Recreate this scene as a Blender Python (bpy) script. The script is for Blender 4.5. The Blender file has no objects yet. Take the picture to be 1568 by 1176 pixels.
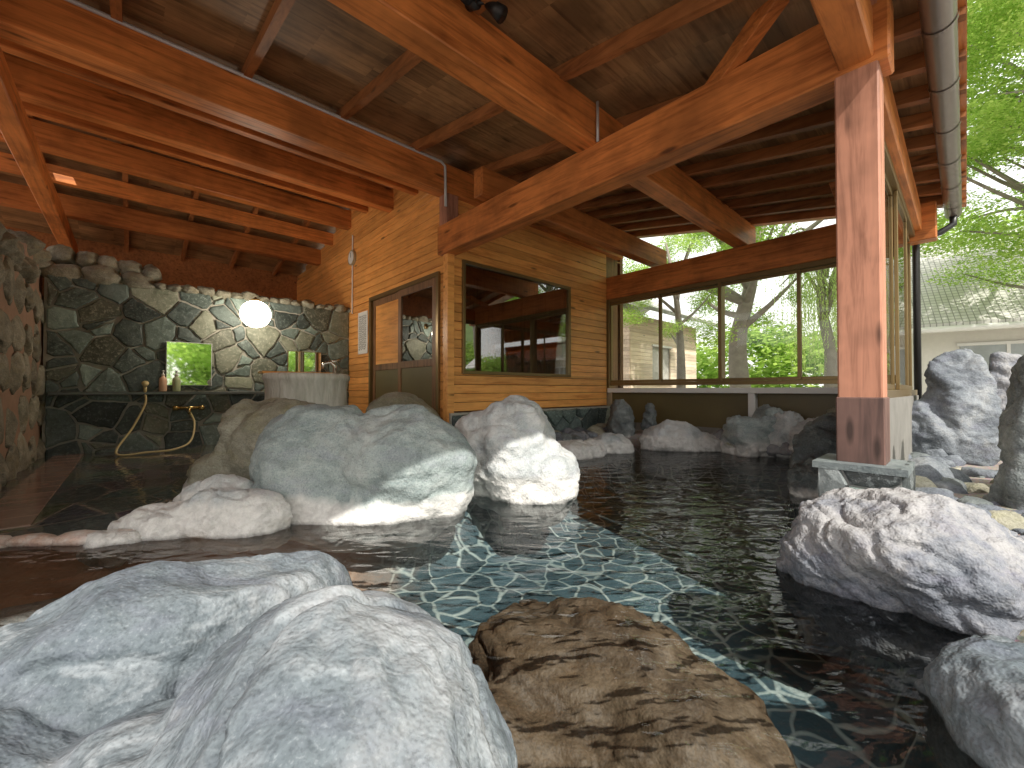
import bpy, bmesh, math, random
from mathutils import Vector, Matrix, noise
random.seed(7)
TH=math.radians(42.4)
C,S=math.cos(TH),math.sin(TH)
def B2W(x,y,z=0): return Vector((x*C-y*S, x*S+y*C, z))
scene=bpy.context.scene
def link(o): scene.collection.objects.link(o); return o

# ---------------- materials ----------------
def newmat(name):
    m=bpy.data.materials.new(name); m.use_nodes=True
    nt=m.node_tree; nt.nodes.clear()
    out=nt.nodes.new('ShaderNodeOutputMaterial')
    return m,nt,out
def L(nt,a,b): nt.links.new(a,b)
def ramp(nt,fac,stops):
    r=nt.nodes.new('ShaderNodeValToRGB')
    cr=r.color_ramp
    while len(cr.elements)<len(stops): cr.elements.new(0.5)
    for e,(p,c) in zip(cr.elements,stops):
        e.position=p; e.color=(c[0],c[1],c[2],1) if not isinstance(c,(int,float)) else (c,c,c,1)
    L(nt,fac,r.inputs[0]); return r.outputs[0]
def mixc(nt,fac,a,b,mode='MIX'):
    m=nt.nodes.new('ShaderNodeMix'); m.data_type='RGBA'; m.blend_type=mode
    for s,v in ((m.inputs[0],fac),(m.inputs[6],a),(m.inputs[7],b)):
        if hasattr(v,'is_linked'): L(nt,v,s)
        else:
            s.default_value = v if isinstance(v,(int,float)) else (v[0],v[1],v[2],1)
    return m.outputs[2]
def math_(nt,op,a,b=0,clamp=False):
    m=nt.nodes.new('ShaderNodeMath'); m.operation=op; m.use_clamp=clamp
    for s,v in ((m.inputs[0],a),(m.inputs[1],b)):
        if hasattr(v,'is_linked'): L(nt,v,s)
        else: s.default_value=v
    return m.outputs[0]
def coords(nt,scale=(1,1,1),kind='Object'):
    t=nt.nodes.new('ShaderNodeTexCoord')
    if tuple(scale)==(1,1,1): return t.outputs[kind]
    mp=nt.nodes.new('ShaderNodeMapping')
    mp.inputs['Scale'].default_value=scale
    L(nt,t.outputs[kind],mp.inputs[0]); return mp.outputs[0]
def noise_(nt,co,scale,detail=3,rough=.6,dist=0):
    n=nt.nodes.new('ShaderNodeTexNoise'); n.inputs['Scale'].default_value=scale
    n.inputs['Detail'].default_value=min(detail,4); n.inputs['Roughness'].default_value=rough
    n.inputs['Distortion'].default_value=dist
    L(nt,co,n.inputs['Vector']); return n.outputs['Fac']
def voro(nt,co,scale,feature='F1',out='Distance',rnd=1):
    n=nt.nodes.new('ShaderNodeTexVoronoi'); n.feature=feature
    n.inputs['Scale'].default_value=scale; n.inputs['Randomness'].default_value=rnd
    L(nt,co,n.inputs['Vector']); return n.outputs[out]
def bump(nt,h,strength=.5,dist=.01,nrm=None):
    b=nt.nodes.new('ShaderNodeBump'); b.inputs['Strength'].default_value=strength
    b.inputs['Distance'].default_value=dist; L(nt,h,b.inputs['Height'])
    if nrm is not None: L(nt,nrm,b.inputs['Normal'])
    return b.outputs[0]
def princ(nt,out,col,rough=.6,metal=0,nrm=None,spec=.5):
    p=nt.nodes.new('ShaderNodeBsdfPrincipled')
    for s,v in ((p.inputs['Base Color'],col),(p.inputs['Roughness'],rough)):
        if hasattr(v,'is_linked'): L(nt,v,s)
        else: s.default_value = v if isinstance(v,(int,float)) else (v[0],v[1],v[2],1)
    p.inputs['Metallic'].default_value=metal
    p.inputs['Specular IOR Level'].default_value=spec
    if nrm is not None: L(nt,nrm,p.inputs['Normal'])
    L(nt,p.outputs[0],out.inputs[0]); return p

def wood(name,light,dark,axis='x',rough=.5,stain=.3,grain=1.0):
    m,nt,out=newmat(name)
    sc={'x':(.7,9,9),'y':(9,.7,9),'z':(9,9,.7)}[axis]
    co=coords(nt,sc)
    g=nt.nodes.new('ShaderNodeNewGeometry')
    addv=nt.nodes.new('ShaderNodeVectorMath'); addv.operation='ADD'
    mul=nt.nodes.new('ShaderNodeVectorMath'); mul.operation='SCALE'; mul.inputs[0].default_value=(37,53,71)
    L(nt,g.outputs['Random Per Island'],mul.inputs['Scale']); L(nt,co,addv.inputs[0]); L(nt,mul.outputs[0],addv.inputs[1])
    n1=noise_(nt,addv.outputs[0],2.2*grain,4,.65,.6)
    c=ramp(nt,n1,[(.3,dark),(.52,light),(.75,[min(1,v*1.2) for v in light])])
    r=ramp(nt,g.outputs['Random Per Island'],[(0,.74),(.5,1.0),(1,1.15)])
    c=mixc(nt,1.0,c,r,'MULTIPLY')
    st=noise_(nt,coords(nt),1.5,4,.65)
    stf=ramp(nt,st,[(.35,1.0-stain),(.58,1.0)])
    c=mixc(nt,1.0,c,stf,'MULTIPLY')
    kn=voro(nt,coords(nt,{'x':(1.2,5,5),'y':(5,1.2,5),'z':(5,5,1.2)}[axis]),1.0)
    kf=ramp(nt,kn,[(.05,.35),(.11,1.0)])
    c=mixc(nt,1.0,c,kf,'MULTIPLY')
    princ(nt,out,c,rough,0,None,.4)
    return m

def rockmat(name,c1,c2,c3,white=.0,wl=.16,bs=1.0,rough=.75,whitecol=(.74,.73,.70),speck=.3,wet=True,tint=(.31,.28,.33),vein=.18):
    m,nt,out=newmat(name)
    co=coords(nt)
    n1=noise_(nt,co,1.9,4,.68,.4)
    n2=noise_(nt,co,14,4,.72)
    n3=noise_(nt,coords(nt,(3,5,9)),1.1,3,.6,.4)
    c=ramp(nt,n1,[(.30,c1),(.5,c2),(.68,c3)])
    c=mixc(nt,ramp(nt,n3,[(.32,.4),(.48,0)]),c,[a*b*3 for a,b in zip(c2,tint)])
    c=mixc(nt,ramp(nt,n2,[(.45,0),(.66,speck)]),c,[v*.5 for v in c1])
    c=mixc(nt,ramp(nt,n3,[(.54,0),(.60,vein),(.66,0)]),c,[min(.78,v*1.35+.06) for v in c3])
    n4=noise_(nt,co,95,2,.7)
    c=mixc(nt,ramp(nt,n4,[(.34,.35),(.48,0)]),c,[v*.35 for v in c1])
    c=mixc(nt,ramp(nt,n4,[(.58,0),(.70,.22)]),c,[min(.8,v*1.4) for v in c3])
    g=nt.nodes.new('ShaderNodeNewGeometry'); sx=nt.nodes.new('ShaderNodeSeparateXYZ'); L(nt,g.outputs['Position'],sx.inputs[0])
    wf=None
    if wl>.02:
        zz=math_(nt,'ADD',sx.outputs[2],math_(nt,'MULTIPLY',math_(nt,'SUBTRACT',n1,.5),-.35))
        wf=ramp(nt,zz,[(max(.01,wl-.03),1.0),(wl+.03,0.0)])
    if white>0:
        nw=ramp(nt,math_(nt,'ADD',math_(nt,'MULTIPLY',n1,.65),math_(nt,'MULTIPLY',n2,.35)),[(.58-white*.3,0),(.66-white*.25,min(1,white*1.5))])
        wf=nw if wf is None else math_(nt,'MAXIMUM',wf,nw,True)
    if wf is not None:
        wcol=mixc(nt,ramp(nt,n2,[(.35,1),(.6,0)]),whitecol,[v*.75 for v in whitecol])
        c=mixc(nt,wf,c,wcol)
    if wet:
        wz=ramp(nt,math_(nt,'ADD',sx.outputs[2],math_(nt,'MULTIPLY',n2,.02)),[(.050,.45),(.075,1.0)])
        c=mixc(nt,1.0,c,wz,'MULTIPLY')
    vo=voro(nt,co,9)
    h=math_(nt,'ADD',noise_(nt,co,8,4,.70),math_(nt,'MULTIPLY',vo,.22))
    b=bump(nt,h,1.0*bs,.035)
    princ(nt,out,c,rough,0,b,.35)
    return m

def plain(name,col,rough=.5,metal=0,var=.15,nscale=12,bs=0,spec=.5):
    m,nt,out=newmat(name); co=coords(nt)
    n=noise_(nt,co,nscale,3,.6)
    c=mixc(nt,n,[v*(1-var) for v in col],[min(1,v*(1+var)) for v in col])
    princ(nt,out,c,rough,metal,bump(nt,n,bs,.005) if bs>0 else None,spec); return m

def glassmat(name,tint=(.9,.93,.92),refl=1.0,minr=0.0):
    m,nt,out=newmat(name)
    t=nt.nodes.new('ShaderNodeBsdfTransparent'); t.inputs[0].default_value=(*tint,1)
    g=nt.nodes.new('ShaderNodeBsdfGlossy'); g.inputs['Roughness'].default_value=.015
    f=nt.nodes.new('ShaderNodeFresnel'); f.inputs[0].default_value=1.5
    mx=nt.nodes.new('ShaderNodeMixShader')
    L(nt,math_(nt,'ADD',math_(nt,'MULTIPLY',f.outputs[0],refl),minr,True),mx.inputs[0]); L(nt,t.outputs[0],mx.inputs[1]); L(nt,g.outputs[0],mx.inputs[2])
    L(nt,mx.outputs[0],out.inputs[0]); return m

W_X=wood('timber_x',(.66,.225,.058),(.36,.105,.025),'x',.45,.4)
W_Y=wood('timber_y',(.62,.21,.055),(.33,.095,.023),'y',.45,.4)
W_Z=wood('timber_z',(.48,.22,.14),(.27,.115,.07),'z',.55,.4)
W_CLX=wood('cladding_x',(.92,.43,.125),(.68,.26,.068),'x',.35,.14)
W_CLY=wood('cladding_y',(.88,.40,.115),(.62,.24,.06),'y',.35,.14)
W_ROOF=wood('ceiling_boards',(.40,.225,.10),(.22,.115,.05),'x',.5,.5)
W_RAF=wood('rafter_wood',(.46,.18,.06),(.25,.09,.03),'y',.5,.35)
W_DARK=wood('dark_wood',(.26,.13,.06),(.13,.065,.03),'z',.45)
BRONZE=plain('bronze_aluminium',(.24,.165,.07),.35,.6,.1)
WHITEP=plain('white_paint',(.80,.79,.76),.5,0,.06)
OLIVE=plain('olive_panel',(.15,.115,.045),.45,0,.2,3)
BLACK=plain('black_plastic',(.02,.02,.02),.4)
STEEL=plain('grey_conduit',(.55,.55,.55),.4,.2,.1)
GUT=plain('gutter_brown_grey',(.18,.15,.13),.3,.5,.1)
CHROME=plain('chrome',(.75,.74,.68),.15,1,.05)
MIRROR=plain('mirror_glass',(.92,.96,.90),.03,1,.01,2,0)
GLASS=glassmat('window_glass',(.94,.95,.94),1.0)
GLASSD=glassmat('dark_glass',(.55,.5,.45),2.6,.24)

# ---------------- mesh builder ----------------
class MB:
    def __init__(s): s.v=[];s.f=[];s.m=[]
    def add(s,vs,fs,mi=0):
        o=len(s.v); s.v+= [tuple(v) for v in vs]; s.f+=[tuple(i+o for i in f) for f in fs]; s.m+=[mi]*len(fs)
    def box(s,x0,x1,y0,y1,z0,z1,mi=0):
        s.add([(x0,y0,z0),(x1,y0,z0),(x1,y1,z0),(x0,y1,z0),(x0,y0,z1),(x1,y0,z1),(x1,y1,z1),(x0,y1,z1)],
              [(0,3,2,1),(4,5,6,7),(0,1,5,4),(1,2,6,5),(2,3,7,6),(3,0,4,7)],mi)
    def prism(s,poly8,mi=0):
        s.add(poly8,[(0,3,2,1),(4,5,6,7),(0,1,5,4),(1,2,6,5),(2,3,7,6),(3,0,4,7)],mi)
    def tube(s,pts,r,seg=10,mi=0,cap=True):
        pts=[Vector(p) for p in pts]; n=len(pts); o=len(s.v)
        rs=r if isinstance(r,(list,tuple)) else [r]*n
        for i,p in enumerate(pts):
            d=(pts[min(i+1,n-1)]-pts[max(i-1,0)]).normalized()
            a=d.orthogonal().normalized() if i==0 else (a-d*a.dot(d)).normalized()
            b=d.cross(a)
            for k in range(seg):
                t=2*math.pi*k/seg; s.v.append(tuple(p+(a*math.cos(t)+b*math.sin(t))*rs[i]))
        for i in range(n-1):
            for k in range(seg):
                k2=(k+1)%seg
                s.f.append((o+i*seg+k,o+i*seg+k2,o+(i+1)*seg+k2,o+(i+1)*seg+k)); s.m.append(mi)
        if cap:
            s.f.append(tuple(o+k for k in range(seg))[::-1]); s.m.append(mi)
            s.f.append(tuple(o+(n-1)*seg+k for k in range(seg))); s.m.append(mi)
    def lathe(s,c,prof,seg=24,mi=0):
        o=len(s.v); c=Vector(c)
        for (r,z) in prof:
            for k in range(seg):
                t=2*math.pi*k/seg; s.v.append((c.x+r*math.cos(t),c.y+r*math.sin(t),c.z+z))
        for i in range(len(prof)-1):
            for k in range(seg):
                k2=(k+1)%seg
                s.f.append((o+i*seg+k,o+i*seg+k2,o+(i+1)*seg+k2,o+(i+1)*seg+k)); s.m.append(mi)
        s.f.append(tuple(o+k for k in range(seg))[::-1]); s.m.append(mi)
        s.f.append(tuple(o+(len(prof)-1)*seg+k for k in range(seg))); s.m.append(mi)
    def obj(s,name,mats,parent=None,bevel=0,rot=True,smooth=False):
        me=bpy.data.meshes.new(name); me.from_pydata(s.v,[],s.f)
        for m in (mats if isinstance(mats,list) else [mats]): me.materials.append(m)
        me.polygons.foreach_set('material_index',s.m)
        if smooth: me.polygons.foreach_set('use_smooth',[True]*len(s.f))
        me.update()
        o=link(bpy.data.objects.new(name,me))
        if parent: o.parent=parent
        elif rot: o.rotation_euler=(0,0,TH)
        if bevel:
            b=o.modifiers.new('bevel','BEVEL'); b.width=bevel; b.segments=1; b.limit_method='ANGLE'
        return o
def empty(name,rot=True):
    e=link(bpy.data.objects.new(name,None))
    if rot: e.rotation_euler=(0,0,TH)
    return e

# ---------------- rocks ----------------
_ico={}
def ico(n):
    if n not in _ico:
        bm=bmesh.new(); bmesh.ops.create_icosphere(bm,subdivisions=n,radius=1)
        bm.verts.ensure_lookup_table()
        _ico[n]=([v.co.copy() for v in bm.verts],[tuple(v.index for v in f.verts) for f in bm.faces]); bm.free()
    return _ico[n]
def blob(c,r,rz=0,sub=3,rng=random,planes=7,namp=.12,tilt=0,hl=.66,hh=.92):
    vs,fs=ico(sub); off=Vector((rng.random()*50,rng.random()*50,rng.random()*50))
    pl=[]
    for _ in range(planes):
        n=Vector((rng.gauss(0,1),rng.gauss(0,1),rng.gauss(0,.8))).normalized(); pl.append((n,rng.uniform(hl,hh)))
    M=Matrix.Rotation(rz,3,'Z')@Matrix.Rotation(tilt,3,'Y')
    out=[]
    for v in vs:
        p=v*(1+namp*noise.noise(v*1.7+off)+namp*.5*noise.noise(v*4+off))
        for n,h in pl:
            d=p.dot(n)-h
            if d>0: p=p-n*d*.92
        p=M@Vector((p.x*r[0],p.y*r[1],p.z*r[2]))
        out.append(p+Vector(c))
    return out,fs
def rock(name,blobs,mat,voxel=.03,amp=.015,sc=1.8,seed=1,planes=9,smooth=4,crack=.8,hl=.70):
    rng=random.Random(seed); mb=MB()
    for b in blobs:
        c,r=b[0],b[1]; rz=b[2] if len(b)>2 else 0; ti=b[3] if len(b)>3 else 0
        vs,fs=blob(c,r,rz,4,rng,planes,.08,ti,hl,.93); mb.add(vs,fs)
    me=bpy.data.meshes.new('tmp'); me.from_pydata(mb.v,[],mb.f); me.update()
    o=link(bpy.data.objects.new('tmp',me))
    m=o.modifiers.new('r','REMESH'); m.mode='VOXEL'; m.voxel_size=voxel
    if smooth:
        s=o.modifiers.new('s','SMOOTH'); s.iterations=smooth; s.factor=.5
    dg=bpy.context.evaluated_depsgraph_get(); ev=o.evaluated_get(dg)
    me2=bpy.data.meshes.new_from_object(ev); bpy.data.objects.remove(o)
    off=Vector((seed*3.1,seed*1.7,seed*.9))
    nor=[v.normal.copy() for v in me2.vertices]
    for v,n in zip(me2.vertices,nor):
        p=v.co+off
        d=amp*1.3*noise.fractal(p*sc,1.0,2.0,4)
        q=p*sc*1.3; q=Vector((q.x+q.z*.7,q.y-q.z*.5,q.z*1.5))
        rid=abs(noise.noise(q+Vector((9,0,0))))
        d-=amp*crack*max(0,.07-rid)/.07
        d-=amp*.9*abs(noise.noise(q*2.3))
        st=noise.noise(q*1.6+Vector((3,7,1)))*3; d+=amp*.7*(math.floor(st)+min(1,(st-math.floor(st))*4))*.6
        d+=amp*.3*noise.fractal(p*sc*6,.8,2.0,3)
        v.co=v.co+n*d
    me2.materials.clear(); me2.materials.append(mat)
    me2.polygons.foreach_set('use_smooth',[True]*len(me2.polygons)); me2.name=name; me2.update()
    return link(bpy.data.objects.new(name,me2))

R_GREY=rockmat('rock_grey_green',(.23,.285,.285),(.36,.415,.405),(.50,.54,.52),.12,.18,.8)
R_FORE=rockmat('rock_foreground',(.09,.115,.135),(.17,.20,.22),(.30,.325,.345),.15,.0,.75,vein=.35,whitecol=(.60,.60,.60),speck=.45)
R_SUNNY=rockmat('rock_sunlit_rough',(.11,.13,.16),(.21,.22,.25),(.34,.34,.345),.34,.0,1.1,whitecol=(.50,.485,.475),speck=.45)
R_WHITE=rockmat('rock_white',(.38,.42,.43),(.53,.56,.56),(.68,.69,.68),.38,.24,.9)
R_BROWN=rockmat('rock_brown',(.22,.215,.155),(.34,.325,.25),(.46,.445,.365),.05,.12,.9,tint=(.33,.33,.22))
R_SUB=rockmat('rock_submerged',(.06,.040,.026),(.12,.082,.050),(.19,.138,.09),.0,.0,.6,.6,speck=.4,wet=False,tint=(.33,.28,.22))
R_DARK=rockmat('rock_dark',(.08,.095,.095),(.16,.18,.18),(.29,.31,.30),.10,.12,.9)
R_RUB=rockmat('rock_rubble',(.14,.13,.10),(.27,.26,.20),(.41,.39,.31),.0,.0,.8,wet=False,tint=(.36,.30,.2))
R_BLUE=rockmat('rock_slate_blue',(.09,.105,.125),(.17,.19,.215),(.29,.31,.33),.12,.0,.8,wet=False)

rock('boulder',[((-1.40,3.05,.28),(.50,.36,.52),.15),((-.80,3.02,.30),(.52,.36,.52),-.1),((-1.1,2.98,.12),(.82,.36,.36))],R_GREY,.022,.022,1.8,3,6,7,hl=.76)
rock('boulder',[((.04,3.50,.32),(.40,.38,.52),.3),((.20,3.40,.14),(.38,.32,.38)),((-.22,3.55,.32),(.30,.30,.42))],R_WHITE,.022,.026,2.2,5,6,6,hl=.78)
rock('boulder',[((-2.18,3.65,.30),(.44,.36,.52),.4),((-1.9,3.55,.35),(.48,.35,.48),.1),((-2.4,3.55,.1),(.33,.3,.33))],R_BROWN,.026,.026,2.2,8,7,5)
rock('boulder',[((-1.30,5.0,.45),(.48,.35,.45))],R_BROWN,.04,.02,2,9)
rock('boulder',[((-1.72,2.58,.08),(.36,.20,.22),.1),((-2.08,2.52,.06),(.36,.18,.15),-.1),((-1.95,2.75,.15),(.3,.2,.18))],R_WHITE,.017,.018,3.0,12,8,4)
rock('boulder',[((-2.28,2.36,.0),(.18,.11,.10),.1)],R_WHITE,.012,.012,5,13)
rock('boulder',[((-1.04,1.13,-.05),(.68,.32,.53),.80),((-.34,.80,-.06),(.38,.50,.52),.55),((-1.15,.62,-.1),(.55,.44,.44)),((-.68,.72,-.1),(.42,.42,.36))],R_FORE,.012,.024,1.8,27,8,5,hl=.73)
rock('submerged_boulder',[((.34,1.74,-.41),(.64,.58,.36),.2),((.56,1.42,-.42),(.40,.36,.31)),((.06,1.48,-.46),(.42,.40,.33))],R_SUB,.017,.03,2.2,31,9,4)
rock('boulder',[((1.70,1.80,.06),(.46,.38,.40),-.4),((1.94,1.74,-.02),(.38,.38,.33),.2)],R_SUNNY,.013,.026,3.0,41,9,4,hl=.74)
rock('boulder',[((1.35,1.02,-.02),(.38,.28,.30),.6),((1.57,.85,.0),(.38,.32,.31))],R_FORE,.013,.022,2.6,43,9,4)
rock('boulder',[((.85,5.35,.06),(.36,.26,.18),.2)],R_WHITE,.025,.025,3,51)
rock('boulder',[((1.35,5.75,.10),(.32,.26,.2),.2),((1.1,5.6,.06),(.24,.2,.18))],R_WHITE,.025,.025,3,52)
rock('boulder',[((2.35,6.02,.10),(.54,.30,.33),-.1),((2.75,5.95,.05),(.32,.25,.22))],R_WHITE,.026,.03,3,53,9,3)
rock('boulder',[((3.15,5.55,.20),(.34,.3,.46),.2),((3.40,5.5,.30),(.26,.25,.40),.5)],R_GREY,.024,.035,3,54,10,3)
rock('boulder',[((3.75,5.05,.18),(.38,.28,.40),-.2),((3.55,5.35,.3),(.28,.25,.34))],R_WHITE,.024,.035,3,55,10,3)
rock('boulder',[((4.2,5.25,.42),(.30,.22,.26),.1)],R_BROWN,.03,.03,4,56,10,2)
rock('boulder',[((2.80,3.66,.18),(.38,.30,.52),.3),((2.62,3.42,.05),(.34,.26,.32))],R_DARK,.02,.03,3,57,10,3)
rock('boulder',[((3.35,3.95,.24),(.36,.30,.48),.7)],R_DARK,.024,.03,3,58,10,3)
rock('boulder',[((1.75,6.7,.35),(.24,.22,.42),.7)],R_DARK,.03,.03,3,59,9,2)
rock('boulder',[((2.18,6.6,.30),(.13,.13,.40),.2)],R_DARK,.025,.03,4,60,9,2)
rock('standing_stone',[((3.05,2.42,.50),(.18,.19,.68),.2,.05),((3.12,2.5,.15),(.28,.28,.38))],R_DARK,.018,.018,2.2,61,11,3,hl=.6)
rock('standing_stone',[((3.62,2.60,.55),(.25,.28,.82),.2,.05)],R_SUNNY,.022,.018,2.4,62,9,3,hl=.6)
rock('standing_stone',[((4.35,4.05,.62),(.34,.28,.72),.2,.05),((4.1,4.1,.3),(.3,.28,.5))],R_BLUE,.022,.024,2.2,63,12,3,hl=.58)
rock('standing_stone',[((5.2,4.35,.55),(.46,.33,.85),.2,.05)],R_SUNNY,.028,.025,2.2,64,11,3,hl=.6)
mb=MB(); rng=random.Random(4)
def sr(x,y,z,s,mi=0):
    vs,fs=blob((x,y,z),(s*rng.uniform(.8,1.4),s*rng.uniform(.7,1.1),s*rng.uniform(.5,.9)),rng.random()*3,3,rng,9,.2); mb.add(vs,fs,mi)
for i in range(260):
    t=rng.random()
    if i<170: x=rng.uniform(2.15,4.2); y=rng.uniform(1.5,3.6); x+= .3 if y>2.6 else 0; sz=rng.uniform(.02,.12)
    elif i<210: x=rng.uniform(2.9,4.6);y=x*rng.uniform(.95,1.15); sz=rng.uniform(.08,.22)
    else:
        bx=rng.uniform(3.0,6.3); w=B2W(bx,4.5-rng.uniform(.1,.45)); x,y=w.x,w.y; sz=rng.uniform(.1,.2)
    if i<210 and x<2.2 and y>2.3: continue
    sr(x,y,.10+sz*.3+(0.08 if x>2.3 else 0),sz,rng.choice([0,0,1,2,3]))
for i in range(26):
    w=B2W(6.25-rng.uniform(0,.3),rng.uniform(.6,4.3)); sr(w.x,w.y,.15,rng.uniform(.1,.2),rng.choice([0,1,2,3]))
mb.obj('bank_stones',[R_BLUE,R_DARK,R_BROWN,R_SUNNY],rot=False,smooth=True)

# ---------------- ground with pool basin ----------------
poly=[(-2.85,2.22),(-2.3,2.42),(-1.7,2.85),(-.9,3.2),(-.2,3.75),(.3,4.1),(.5,5.0),(1.1,5.75),(1.9,6.35),(3.0,5.95),(3.9,5.25),(3.0,4.3),(2.55,3.4),(2.0,2.3),(1.75,1.7),(1.45,1.0),(1.5,.2),(1.2,-.7),(-2,-.9),(-5,-.2),(-5,1.7)]
def sdist(x,y):
    ins=False; d=1e9; n=len(poly)
    for i in range(n):
        x1,y1=poly[i]; x2,y2=poly[(i+1)%n]
        if (y1>y)!=(y2>y) and x<(x2-x1)*(y-y1)/(y2-y1)+x1: ins=not ins
        dx,dy=x2-x1,y2-y1; t=max(0,min(1,((x-x1)*dx+(y-y1)*dy)/(dx*dx+dy*dy)))
        d=min(d,math.hypot(x-x1-t*dx,y-y1-t*dy))
    return -d if ins else d
def axis(a,b,st):
    r=[];v=a
    while v<b: r.append(v); v+=st
    return r
xs=[-400,-150,-60,-25,-12,-8]+axis(-5.6,5.6,.085)+[6,7,8,10,13,18,25,60,150,400]
ys=[-400,-150,-60,-25,-12,-6,-3]+axis(-1.5,7.0,.085)+[7.6,9,11,14,18,25,60,150,400]
def gh(x,y):
    if x<-5.7 or x>5.7 or y<-1.6 or y>7.1:
        return .2 if x>-2 else .03
    s=sdist(x,y)
    if s<0:
        deep=-.50 if x>-1.2 else (-.50+.22*min(1,(-1.2-x)/.8))
        t=min(1,-s/.22); return .02+(deep-.02)*t*t*(3-2*t)+.02*noise.noise(Vector((x*2,y*2,0)))
    top=.03 if x<.3 else .03+.17*min(1,(x-.3)/1.5)
    t=min(1,s/.25); return .02+(top-.02)*t+(.03*noise.noise(Vector((x*3,y*3,0))) if x>.3 else 0)
gm=MB()
for y in ys:
    for x in xs: gm.v.append((x,y,gh(x,y)))
nx=len(xs)
for j in range(len(ys)-1):
    for i in range(nx-1):
        gm.f.append((j*nx+i,j*nx+i+1,(j+1)*nx+i+1,(j+1)*nx+i)); gm.m.append(0)
m,nt,out=newmat('ground_gravel_and_pool_floor'); co=coords(nt)
g=nt.nodes.new('ShaderNodeNewGeometry'); sx=nt.nodes.new('ShaderNodeSeparateXYZ'); L(nt,g.outputs['Position'],sx.inputs[0])
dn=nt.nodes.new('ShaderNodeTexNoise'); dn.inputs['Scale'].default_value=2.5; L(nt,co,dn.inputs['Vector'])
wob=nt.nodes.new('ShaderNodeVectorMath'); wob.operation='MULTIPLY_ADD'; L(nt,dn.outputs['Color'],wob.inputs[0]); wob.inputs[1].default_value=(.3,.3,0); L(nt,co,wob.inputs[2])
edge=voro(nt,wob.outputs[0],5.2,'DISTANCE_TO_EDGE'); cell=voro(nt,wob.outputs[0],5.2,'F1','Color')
n1=noise_(nt,co,3,3,.6)
tealc=mixc(nt,n1,(.045,.090,.112),(.095,.155,.175))
bw=nt.nodes.new('ShaderNodeRGBToBW'); L(nt,cell,bw.inputs[0])
tealc=mixc(nt,1,tealc,ramp(nt,bw.outputs[0],[(.2,.55),(.8,1.15)]),'MULTIPLY')
tealc=mixc(nt,ramp(nt,edge,[(.0,1),(.035,.7),(.065,0)]),tealc,mixc(nt,ramp(nt,n1,[(.4,0),(.6,1)]),(.26,.33,.32),(.46,.53,.50)))  # pale cell-edge lines: caustic light painted into the floor colour, drawn as joints
brown=mixc(nt,noise_(nt,co,2,4,.6,.6),(.32,.175,.11),(.56,.39,.28))
xm=nt.nodes.new('ShaderNodeMapRange'); xm.inputs[1].default_value=-1.25; xm.inputs[2].default_value=-.6
L(nt,math_(nt,'ADD',sx.outputs[0],math_(nt,'MULTIPLY',math_(nt,'SUBTRACT',n1,.5),1.2)),xm.inputs[0])
under=mixc(nt,xm.outputs[0],brown,tealc)
gr=voro(nt,co,55,'F1','Color'); grd=voro(nt,co,55)
gravel=mixc(nt,.35,mixc(nt,noise_(nt,co,1.5,3,.6),(.30,.26,.24),(.44,.38,.35)),gr,'MULTIPLY')
zf=ramp(nt,sx.outputs[2],[(.0,0),(.05,1)])
c=mixc(nt,zf,under,gravel)
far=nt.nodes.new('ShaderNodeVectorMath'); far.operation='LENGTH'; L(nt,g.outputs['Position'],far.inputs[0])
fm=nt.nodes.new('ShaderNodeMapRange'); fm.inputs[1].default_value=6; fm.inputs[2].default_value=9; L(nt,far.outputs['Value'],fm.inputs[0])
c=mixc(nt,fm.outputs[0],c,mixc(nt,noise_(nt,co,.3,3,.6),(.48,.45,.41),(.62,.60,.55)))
princ(nt,out,c,.85,0,bump(nt,grd,.4,.008),.3)
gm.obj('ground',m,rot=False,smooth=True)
mb=MB(); rng=random.Random(11)
for (x,y,a,b,r) in [(-1.75,1.78,.26,.12,.1),(-2.2,2.0,.3,.12,.3),(-1.2,1.95,.3,.14,-.2),(-2.6,1.7,.3,.15,.2),(-1.6,1.4,.25,.12,0)]:
    vs,fs=blob((x,y,-.18),(a,b,.08),r,4,rng,6,.2); mb.add(vs,fs)
mb.obj('submerged_slabs',R_BROWN,rot=False,smooth=True)

wm=MB(); wm.add([(-6,-1.6,.04),(5,-1.6,.04),(5,6.9,.04),(-6,6.9,.04)],[(0,1,2,3)])
m,nt,out=newmat('hot_spring_water'); co=coords(nt)
t=nt.nodes.new('ShaderNodeBsdfTransparent'); t.inputs[0].default_value=(.93,.96,.96,1)
gl=nt.nodes.new('ShaderNodeBsdfGlossy'); gl.inputs['Roughness'].default_value=.02
f=nt.nodes.new('ShaderNodeFresnel'); f.inputs[0].default_value=1.33
mp=nt.nodes.new('ShaderNodeMapping'); tc=nt.nodes.new('ShaderNodeTexCoord'); L(nt,tc.outputs['Object'],mp.inputs[0])
mp.inputs['Rotation'].default_value=(0,0,.25); mp.inputs['Scale'].default_value=(1,2.0,1)
h=math_(nt,'ADD',noise_(nt,mp.outputs[0],4.0,2,.4,.5),math_(nt,'MULTIPLY',noise_(nt,mp.outputs[0],13,1,.4,.4),.18))
bb=bump(nt,h,.5,.036)
L(nt,bb,gl.inputs['Normal']); L(nt,bb,f.inputs['Normal'])
mx=nt.nodes.new('ShaderNodeMixShader'); L(nt,math_(nt,'MULTIPLY',f.outputs[0],1.1,True),mx.inputs[0]); L(nt,t.outputs[0],mx.inputs[1]); L(nt,gl.outputs[0],mx.inputs[2]); L(nt,mx.outputs[0],out.inputs[0])
wm.obj('pool_water',m,rot=False)

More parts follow.
